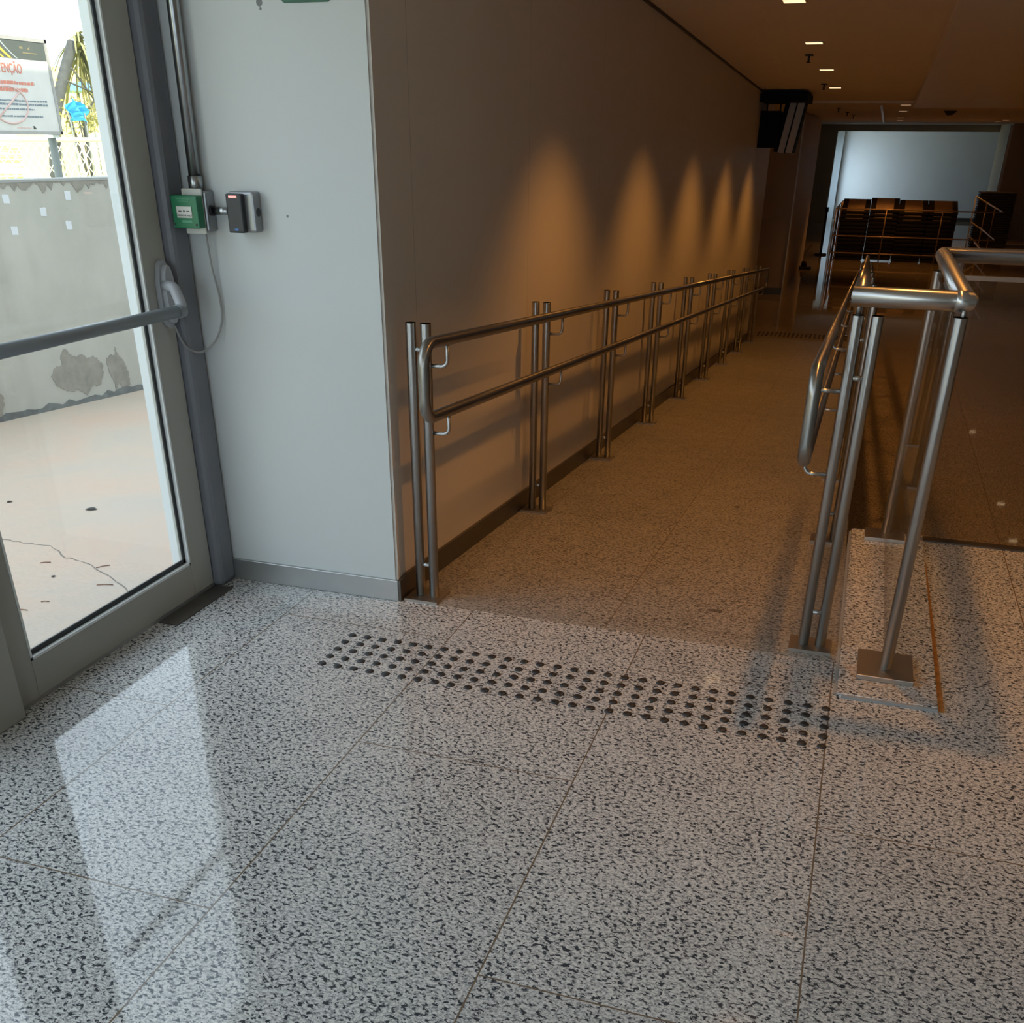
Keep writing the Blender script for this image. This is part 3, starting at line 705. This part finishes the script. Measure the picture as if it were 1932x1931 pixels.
tilt(obj('screen_panel', B(lambda bm: box(bm, -0.012, 0.0, -0.03, 0.31, -0.255, 0.26)), M['screen_black'], t), 0.192)
tilt(obj('screen_panel', B(lambda bm: box(bm, -0.09, -0.04, -0.03, 0.31, -0.255, 0.27)), M['screen_black'], t), 0.055)
obj('recess_shade_box', B(lambda bm: box(bm, -0.24, 0.27, -0.55, 0.30, 0.245, 0.325)), M['screen_black'], t)  # added black box giving the dark shaded recess above the screen
for x_ in (-0.20, -0.05):
    obj('hanger', B(lambda bm: tube(bm, [(x_, -0.1, 0.16), (x_, -0.1, 0.335)], 0.010)), M['black_pl'], t)

# ------------------------------------------------------------ barrier pen and stacks far down the hall
t = thing('barrier_pen', 'low metal-railed pen around the stacks in the far hall', 'barrier', (0.55, 23.4, HALL))
I = Matrix.Translation(-t.location)
def q(o): o.matrix_parent_inverse = I; return o
for z_, x1 in ((0.15, 4.10), (-0.41, 4.05), (-0.765, 4.0)):
    q(part_tube('rail', M['pen_steel'], t, fillet([(0.58, 27.2, z_), (0.56, 23.4, z_), (x1, 23.4, z_), (x1-0.02, 27.6, z_)], 0.05), 0.014, seg=8))
for x_, y_ in ((0.56, 23.4), (1.66, 23.4), (2.85, 23.4), (0.57, 24.3), (0.57, 25.2), (0.58, 26.2), (0.58, 27.2), (4.08, 27.6), (4.09, 25.4)):
    q(part_tube('post', M['pen_steel'], t, [(x_, y_, HALL), (x_, y_, 0.16)], 0.014, seg=8))
# trays: black shells with tan tops
def tray_mesh(wd, dp, th):
    bm = bmesh.new(); box(bm, -wd/2, wd/2, -dp/2, dp/2, 0.0, th*0.55); box(bm, -wd/2-0.02, wd/2+0.02, -dp/2-0.01, dp/2, th*0.35, th*0.8)
    box(bm, -wd*0.33, wd*0.33, -dp/2+0.02, dp/2-0.04, th*0.8, th*0.92, mat=1); return bm
TI = radians(13)
bm_ = tray_mesh(0.585, 0.95, 0.078); dark_tray = bpy.data.meshes.new('tray'); bm_.to_mesh(dark_tray); bm_.free()
dark_tray.materials.append(M['black_fab']); dark_tray.materials.append(M['black_fab'])
base = obj('tray', tray_mesh(0.585, 0.95, 0.078), [M['black_fab'], M['tan']])
tray_data = base.data
n0 = True
for ci, (cx, lab) in enumerate(((0.98, 'leftmost'), (1.612, 'second from left'), (2.244, 'third from left'), (2.882, 'rightmost'))):
    for k in range(13):
        o = base if n0 else base.copy()
        if not n0: COL.objects.link(o)
        n0 = False
        o.location = (cx+random.uniform(-.002, .002), 24.25, HALL+0.10+0.082*k+(0.03 if ci == 1 else 0)); o.data = tray_data if k > 9 else dark_tray
        o.rotation_euler = (TI, 0, 0)
        tag(o, '%s tray from the floor in the %s leaning tan-topped stack' % (nth(k), lab), 'tray', 'trays in the %s stack of the block' % lab)
base2 = obj('tray', tray_mesh(0.86, 0.62, 0.056), [M['black_fab'], M['black_fab']])
for k in range(23):
    o = base2 if k == 0 else base2.copy()
    if k: COL.objects.link(o)
    o.location = (4.40+0.006*k*0, 28.9, HALL+0.02+0.0565*k); o.rotation_euler = (0, 0, random.uniform(-.02, .02))
    tag(o, '%s black tray from the floor in the tall separate stack at the right' % nth(k), 'tray', 'trays in the tall right-hand stack')
t = thing('leaning_barrier', 'diagonal-braced metal frame leaning in front of the tall black stack', 'barrier', (3.85, 28.35, HALL))
for p0, p1 in (((0, 0, 0), (0, 0, 1.22)), ((0, 0, 1.22), (0.55, 0.15, 0.95)), ((0, 0, 0.62), (0.5, 0.15, 0.32)), ((0, 0, 0.3), (0.35, 0.1, 0.05))):
    obj('bar', B(lambda bm: tube(bm, [p0, p1], 0.016, seg=8)), M['screen_grey'], t)
t = thing('floor_stand', 'small dark object on the floor at the foot of the brown pier', 'floor stand', (0.12, 21.4, HALL))
obj('base', B(lambda bm: box(bm, -0.16, 0.16, -0.12, 0.12, 0, 0.05, 0.01)), M['black_fab'], t)
obj('body', B(lambda bm: tube(bm, [(0, 0, 0.05), (0, 0, 0.16)], 0.07, seg=12, r1=0.05)), M['black_fab'], t)
t = thing('stanchion', 'dark queue stanchion standing at the left jamb of the white room', 'stanchion', (0.30, 24.8, HALL))
obj('base', B(lambda bm: tube(bm, [(0, 0, 0), (0, 0, 0.03)], 0.14, seg=18)), M['black_fab'], t)
obj('pole', B(lambda bm: tube(bm, [(0, 0, 0.03), (0, 0, 1.0)], 0.03, seg=12)), M['black_fab'], t)
obj('belt_head', B(lambda bm: tube(bm, [(0, 0, 0.95), (0, 0, 1.05)], 0.045, seg=12)), M['black_fab'], t)

# ------------------------------------------------------------ outdoors: courtyard, parapet
GZ0 = -0.05
sbox('ground', M['court'], -3.7, -0.80, -12, 8, GZ0-0.2, GZ0, label='stained beige concrete of the courtyard', cat='ground')
A0 = Vector((-3.397, 1.766, 0)); D0 = Vector((0.22723, 0.97384, 0)); N0 = Vector((0.97384, -0.22723, 0))
def pp(u, z, off=0.0): return A0+D0*u+N0*off+Vector((0, 0, z))
t = thing('parapet_wall', 'low weathered plaster wall with peeling patches across the courtyard', 'wall', A0)
I = Matrix.Translation(-A0)
def q(o): o.matrix_parent_inverse = I; return o
bm = bmesh.new(); prism(bm, [pp(-14, GZ0-0.3), pp(6, GZ0-0.3), pp(6, 1.232), pp(-14, 1.232)], -N0*0.16)
q(obj('wall_body', bm, M['plaster'], t))
bm = bmesh.new(); prism(bm, [pp(-14, 1.222, 0.006), pp(6, 1.222, 0.006), pp(6, 1.236, 0.006), pp(-14, 1.236, 0.006)], -N0*0.175)
q(obj('coping', bm, M['grout'], t))
def ragged(poly, amp, n=5):
    out = []
    for i in range(len(poly)):
        a = poly[i]; b = poly[(i+1) % len(poly)]
        for k in range(n):
            s = k/n; out.append((a[0]+(b[0]-a[0])*s+random.uniform(-amp, amp)*(k > 0), a[1]+(b[1]-a[1])*s+random.uniform(-amp, amp)*(k > 0)))
    return out
def patch(name, poly, mat, amp=0.006, th=0.004, n=5):
    bm = bmesh.new(); prism(bm, [pp(u, z, 0.0005) for u, z in ragged(poly, amp, n)], N0*th); return q(obj(name, bm, mat, t))
patch('bare_patch', [(0.405, 0.150), (0.44, 0.195), (0.495, 0.200), (0.50, 0.26), (0.54, 0.295), (0.58, 0.245), (0.62, 0.235), (0.655, 0.245), (0.70, 0.215), (0.735, 0.225), (0.775, 0.19), (0.800, 0.155), (0.785, 0.09), (0.745, 0.04), (0.69, 0.045), (0.64, -0.005), (0.58, 0.045), (0.535, 0.035), (0.48, 0.055), (0.43, 0.095)], M['bare'])
patch('bare_patch', [(0.83, 0.18), (0.865, 0.21), (0.905, 0.205), (0.915, 0.255), (0.93, 0.20), (0.96, 0.165), (0.985, 0.09), (0.985, 0.0), (0.93, -0.03), (0.895, 0.03), (0.87, -0.02), (0.86, 0.05), (0.835, 0.10)], M['bare'])
patch('bare_patch', [(-0.03, 0.16), (0.03, 0.15), (0.055, 0.10), (0.05, 0.04), (0.02, -0.02), (-0.05, 0.0)], M['bare'])
top = [(-0.1, 1.222)]+[(-0.1+i*0.022+random.uniform(-.006, .006), 1.222-random.choice((0.006, 0.02, 0.024, 0.03, 0.045, 0.012, 0.06))*random.uniform(.5, 1.1)) for i in range(1, 63)]+[(1.3, 1.222)]
bm = bmesh.new(); prism(bm, [pp(u, z, 0.0005) for u, z in top[::-1]], N0*0.003); q(obj('bare_patch', bm, M['bare'], t))
bot = [(-2.0, GZ0)]+[(3.0, GZ0)]+[(3.0-i*0.05, GZ0+0.02+random.uniform(0, 0.03)) for i in range(0, 101)]
bm = bmesh.new(); prism(bm, [pp(u, z, 0.0005) for u, z in bot], N0*0.006); q(obj('base_edge', bm, simple('dark_base_edge', (0.13, 0.135, 0.135), 0.9, var=0.3, scale=20), t))  # uneven dark strip along the foot of the wall
for u, z in ((0.36, 1.14), (0.585, 1.064), (0.775, 1.145), (0.745, 0.985), (0.372, 0.975)):
    patch('paper_scrap', [(u-0.02, z-0.022), (u+0.02, z-0.024), (u+0.021, z+0.022), (u-0.021, z+0.024)], M['paper'], 0.002, 0.001, 3)
# cracks, twigs and leaves on the courtyard floor
bm = bmesh.new()
cr = [(-2.1, 0.16), (-1.905, 0.146), (-1.795, 0.137), (-1.668, 0.148), (-1.51, 0.054), (-1.439, 0.047), (-1.361, 0.019), (-1.175, -0.081), (-1.087, -0.134), (-1.0, -0.2)]
L, Rr_ = [], []
for a, b in zip(cr[:-1], cr[1:]):
    for k in range(4):
        s = k/4; x_ = a[0]+(b[0]-a[0])*s; y_ = a[1]+(b[1]-a[1])*s+random.uniform(-.006, .006); w_ = random.uniform(0.001, 0.0045)
        L.append((x_, y_+w_, GZ0+0.0003)); Rr_.append((x_, y_-w_, GZ0+0.0003))
prism(bm, L+Rr_[::-1], (0, 0, 0.0006))
o = obj('crack', bm, M['crack']); o['kind'] = 'structure'
def leaf(x_, y_, s, rot, mat, label, nm='dead_leaf', cat='leaf', gr=None):
    bm = bmesh.new(); n = 9
    for i in range(n):
        pass
    up_ = []; dn = []
    for i in range(n+1):
        f_ = i/n; hw = 0.35*s*sin(pi*f_)**0.8*(1+0.25*random.uniform(-1, 1)); zc = 0.12*s*sin(pi*f_)
        up_.append((s*(f_-0.5), hw, 0.002+zc*0.6)); dn.append((s*(f_-0.5), -hw, 0.002+zc))
    vs = [bm.verts.new(p) for p in up_]; vd = [bm.verts.new(p) for p in dn]
    for i in range(n): bm.faces.new([vs[i], vs[i+1], vd[i+1], vd[i]])
    r_ = bmesh.ops.solidify(bm, geom=list(bm.faces), thickness=0.0012)
    o = obj(nm, bm, mat); o.location = (x_, y_, GZ0); o.rotation_euler.z = rot; tag(o, label, cat, gr); return o
leaf(-1.815, 0.595, 0.055, 0.3, M['deadleaf'], 'dark curled leaf lying in the middle of the courtyard')
leaf(-2.246, 0.56, 0.030, 1.3, M['deadleaf'], 'small dark leaf farther back on the courtyard')
leaf(-1.42, -0.13, 0.022, 2.3, M['deadleaf'], 'small brown speck leaf near the door on the courtyard')
for i, (x_, y_, a, l_) in enumerate(((-1.31, -0.43, 0.2, 0.05), (-1.304, 0.021, 0.9, 0.055), (-1.175, -0.135, 0.35, 0.062), (-1.28, -0.34, 0.4, 0.03), (-1.55, -0.02, 0.5, 0.04))):
    bm = bmesh.new(); tube(bm, [(-l_/2, 0, 0.002), (0, 0.002, 0.003), (l_/2, 0, 0.002)], 0.0018, seg=6)
    o = obj('twig', bm, M['twig']); o.location = (x_, y_, GZ0); o.rotation_euler.z = a
    tag(o, 'thin reddish twig on the courtyard floor, '+('left by the jamb', 'under the long crack', 'nearest the glass', 'short one beside the jamb', 'pale one at the crack')[i], 'twig')

# sign on its post
SXp = -4.0
t = thing('warning_sign', 'white ATENÇÃO sign with black header on a post behind the parapet', 'sign', (SXp, 2.98, GZ0))
I = Matrix.Translation((-SXp, -2.98, -GZ0))
def q(o): o.matrix_parent_inverse = I; return o
y0, y1, z0, z1 = 2.455, 3.508, 1.475, 1.998
q(part_box('board', M['sign_white'], t, SXp-0.02, SXp, y0, y1, z0, z1))
def f(bm):
    box(bm, SXp-0.025, SXp+0.006, y0-0.012, y1+0.012, z0-0.012, z0+0.008); box(bm, SXp-0.025, SXp+0.006, y0-0.012, y1+0.012, z1-0.008, z1+0.012)
    box(bm, SXp-0.025, SXp+0.006, y0-0.012, y0+0.008, z0, z1); box(bm, SXp-0.025, SXp+0.006, y1-0.008, y1+0.014, z0-0.012, z1+0.014)
q(obj('frame', B(f), M['sign_frame'], t))
q(part_box('header_band', M['sign_black'], t, SXp, SXp+0.002, y0+0.008, y1-0.012, 1.888, 1.989))
def stripe(ya, wdt, mat):
    bm = bmesh.new(); n = 8; up_ = []; dn = []
    for k in range(n+1):
        s = k/n; z_ = 1.889+0.099*(1-s); yy = ya+0.13*s**1.3
        up_.append((SXp+0.0022, yy, z_)); dn.append((SXp+0.0022, yy+wdt, z_))
    prism(bm, up_+dn[::-1], (0.0012, 0, 0)); q(obj('stripe', bm, mat, t))
stripe(2.96, 0.020, M['sign_yellow']); stripe(3.02, 0.026, M['sign_yellow']); stripe(3.085, 0.012, M['sign_grey']); stripe(2.90, 0.012, M['sign_yellow'])
def f(bm):
    prism(bm, [(SXp+0.002, 3.33, 1.945), (SXp+0.002, 3.36, 1.965), (SXp+0.002, 3.345, 1.94)], (0.001, 0, 0)); box(bm, SXp+0.002, SXp+0.003, 3.28, 3.41, 1.921, 1.927); box(bm, SXp+0.002, SXp+0.003, 3.26, 3.29, 1.945, 1.957)
q(obj('emblem', B(f), simple('dull_gold_ink', (0.20, 0.17, 0.09), 0.6), t))
q(text('lettering', 'ATENÇÃO', 0.074, (SXp+0.0012, 3.248, 1.808), (0, 1, 0), (0, 0, 1), M['sign_red'], t, 'RIGHT', 0.001, 0.0008, 0.72))
def dashes(bm, yend, z_, h, ystart=2.56):
    y_ = ystart
    while y_ < yend:
        w_ = random.uniform(0.012, 0.03); box(bm, SXp, SXp+0.0016, y_, min(y_+w_, yend), z_, z_+h*random.uniform(0.75, 1)); y_ += w_+random.uniform(0.004, 0.008)
def f(bm): dashes(bm, 3.335, 1.744, 0.020); dashes(bm, 3.265, 1.704, 0.022, 2.64)
q(obj('small_print', B(f), M['sign_pink'], t)).data.materials[0] = M['sign_red']
def f(bm): dashes(bm, 3.425, 1.649, 0.011); dashes(bm, 3.425, 1.628, 0.012); dashes(bm, 3.29, 1.602, 0.010); dashes(bm, 3.36, 1.562, 0.010, 2.60)
q(obj('small_print', B(f), M['sign_blue'], t))
def f(bm): dashes(bm, 3.23, 1.497, 0.008, 3.10)
q(obj('small_print', B(f), M['sign_pink'], t))
q(obj('logo', B(lambda bm: prism(bm, [(SXp+0.001, 3.25, 1.495), (SXp+0.001, 3.278, 1.495), (SXp+0.001, 3.268, 1.503), (SXp+0.001, 3.262, 1.512), (SXp+0.001, 3.25, 1.512)], (0.001, 0, 0))), M['black_ink'], t))
bm = bmesh.new(); rp = []
for k in range(33):
    a = 2*pi*k/32; rp.append((SXp+0.001, 3.07+0.165*cos(a), 1.630+0.105*sin(a)))
tube(bm, rp, 0.006, seg=6, cap=False); tube(bm, [(SXp+0.001, 2.955, 1.555), (SXp+0.001, 3.185, 1.705)], 0.006, seg=6)
q(obj('prohibition_ring', bm, M['sign_pink'], t))
q(obj('post', B(lambda bm: tube(bm, [(-4.06, 3.478, -0.3), (-4.06, 3.478, 1.9)], 0.027, seg=12)), M['galvpost'], t))
q(obj('clip', B(lambda bm: box(bm, -4.095, -4.02, 3.445, 3.512, 1.445, 1.462)), M['alu_white'], t))

# field beyond, fence
bm = bmesh.new(); box(bm, -260, -3.85, -60, 300, -0.5, -0.3)
o = struct('ground', bm, M['grass'], 'sunlit dry grass field beyond the parapet', 'ground')
t = thing('chain_link_fence', 'pale chain-link fence across the sunlit field', 'fence', (-7.6, 6.5, -0.3))
bm = bmesh.new(); hw = 0.075
yy = -2.5
k = 0
ys0, ys1, zb, zt = 0.5, 8.2, -1.3, 0.0
def wseg(bm, a, b, r=0.004):
    a = Vector(a); b = Vector(b); d_ = (b-a).normalized(); u = d_.cross(Vector((1, 0, 0))).normalized()*r; v = Vector((r, 0, 0))
    qs = [(a+u, a+v, a-u, a-v), (b+u, b+v, b-u, b-v)]
    va = [bm.verts.new(p) for p in qs[0]]; vb = [bm.verts.new(p) for p in qs[1]]
    for i in range(4): bm.faces.new([va[i], va[(i+1) % 4], vb[(i+1) % 4], vb[i]])
H_ = 1.72
n = int((8.5-1.0)/0.13)
for i in range(-14, n+14):
    for sg in (1, -1):
        a_ = -4.5+i*0.13; b_ = a_+sg*H_
        za, zb_ = 0.0, H_
        # clip to the run of the fence
        lo, hi = -4.5, 3.0
        s0_, s1_ = 0.0, 1.0
        if b_ != a_:
            ta = (lo-a_)/(b_-a_); tb = (hi-a_)/(b_-a_); s0_ = max(0, min(ta, tb)); s1_ = min(1, max(ta, tb))
        if s1_ > s0_: wseg(bm, (0, a_+(b_-a_)*s0_, H_*s0_), (0, a_+(b_-a_)*s1_, H_*s1_), 0.006)
o = obj('wire_mesh', bm, M['wire'], t); o['kind'] = 'stuff'
for z_ in (0.02, 1.72):
    obj('rail', B(lambda bm: tube(bm, [(0, -4.5, z_), (0, 3.0, z_)], 0.022, seg=8)), M['wire'], t)
for y_ in (-4.0, -1.9, 2.9):
    obj('post', B(lambda bm: tube(bm, [(0, y_, 0), (0, y_, 1.78)], 0.03, seg=8)), M['galvpost'], t)

# things on the far side of the field
t = thing('palm_tree', 'leaning grey-trunked palm with ragged dry fronds beyond the field', 'tree', (-20, 20.2, -0.3))
bm = bmesh.new(); tube(bm, spline([(0, 1.98, 0), (0, 2.18, 1.0), (0, 2.5, 2.1), (0, 3.05, 3.0), (0, 3.75, 3.95)]), 0.17, seg=12, r1=0.13); obj('trunk', bm, M['bark'], t)
bm = bmesh.new()
for i in range(60):
    a = random.uniform(0, 2*pi); el = random.uniform(-1.4, 0.9); ln = random.uniform(0.7, 1.5)
    c0 = Vector((0, 4.0+random.uniform(-.1, .2), 3.9+random.uniform(-.3, .3))); d_ = Vector((cos(a)*cos(el), sin(a)*cos(el)*0.7+0.12, sin(el)))
    pts = [c0+d_*ln*s_-Vector((0, 0, 0.8*ln*s_*s_)) for s_ in (0, .25, .5, .75, 1)]
    for k in range(4):
        sd = d_.cross(Vector((0, 0, 1))).normalized()*0.055*(1-k/5)
        v4 = [bm.verts.new(p) for p in (pts[k]-sd, pts[k]+sd, pts[k+1]+sd*0.8, pts[k+1]-sd*0.8)]; bm.faces.new(v4)
for i in range(40):
    p = Vector((random.uniform(-.3, .3), 4.3+random.gauss(0, .22), 1.9+random.uniform(0, 2.2))); s_ = 0.12
    v4 = [bm.verts.new(p+Vector((random.uniform(-s_, s_), random.uniform(-s_, s_), random.uniform(-.3, .3)))) for _ in range(4)]; bm.faces.new(v4)
obj('fronds', bm, M['frond'], t)
t = thing('shrub', 'ragged olive shrub under the palm beyond the field', 'shrub', (-19, 22.0, -0.3))
bm = bmesh.new()
for i in range(420):
    p = Vector((random.gauss(0, .3), 0.6+random.gauss(0, .38), 2.2+random.gauss(0, .22))); s_ = 0.07
    v4 = [bm.verts.new(p+Vector((random.uniform(-s_, s_), random.uniform(-s_, s_), random.uniform(-s_, s_)))) for _ in range(3)]; bm.faces.new(v4)
obj('leaves', bm, M['leaf'], t)
bm = bmesh.new()
for i in range(7):
    tube(bm, [(0, 0.6, 0.0), (random.uniform(-.3, .3), 0.6+random.uniform(-.5, .5), 2.3)], 0.02, seg=5)
for a_, b_ in (((0, .2, 3.0), (0, 2.0, 2.6)), ((0, .5, 3.3), (0, 1.3, 2.5)), ((0, 1.1, 2.9), (0, 1.9, 2.75)), ((0, 0.9, 2.4), (0, 1.5, 2.8))): tube(bm, [a_, b_], 0.025, seg=5)
obj('branches', bm, M['bark'], t)
t = thing('canopy_tent', 'blue canopy tent seen past the right edge of the sign', 'tent', (-24.5, 29.75, -0.55))
bm = bmesh.new()
ap = bm.verts.new((0, 0, 3.62)); cs = [bm.verts.new(p) for p in ((-1, -.95, 3.3), (1, -.95, 3.3), (1, .95, 3.3), (-1, .95, 3.3))]
for i in range(4): bm.faces.new([cs[i], cs[(i+1) % 4], ap])
bm.faces.new(cs[::-1]); obj('canopy', bm, M['tent'], t)
for x_, y_ in ((-.75, -.7), (.75, -.7), (.75, .7), (-.75, .7)): obj('leg', B(lambda bm: tube(bm, [(x_, y_, 0), (x_, y_, 3.32)], 0.025, seg=6)), M['galvpost'], t)
t = thing('tarpaulin', 'bright cyan tarpaulin draped among the shrubs', 'tarpaulin', (-17.3, 20.1, -0.35))
bm = bmesh.new(); g = []
for i in range(7):
    row = []
    for j in range(7):
        row.append(bm.verts.new((0.1*sin(i*1.7+j), -0.15+0.11*i+0.03*random.random(), 2.10+0.08*j*(1-0.08*abs(i-2))+0.05*random.random())))
    g.append(row)
for i in range(6):
    for j in range(6):
        if (i+j) < 10 and not (i < 2 and j > 4): bm.faces.new([g[i][j], g[i+1][j], g[i+1][j+1], g[i][j+1]])
bmesh.ops.solidify(bm, geom=list(bm.faces), thickness=0.02)
obj('sheet', bm, M['tarp'], t)
for y_ in (-0.1, 0.45): obj('pole', B(lambda bm: tube(bm, [(0, y_, 0), (0, y_, 2.3)], 0.02, seg=6)), M['galvpost'], t)
t = thing('building', 'sun-bleached ochre building behind the palm', 'building', (-32, 40, -0.3))
obj('facade', B(lambda bm: box(bm, -3, 0, -1.9, 2.4, 0, 4.3)), M['ochre'], t)
def f(bm):
    for k in range(3): box(bm, 0, 0.03, -1.2+k*1.3, -0.6+k*1.3, 2.2, 3.1)
obj('window_openings', B(f), simple('pale_opening', (0.5, 0.45, 0.4), 0.6), t)
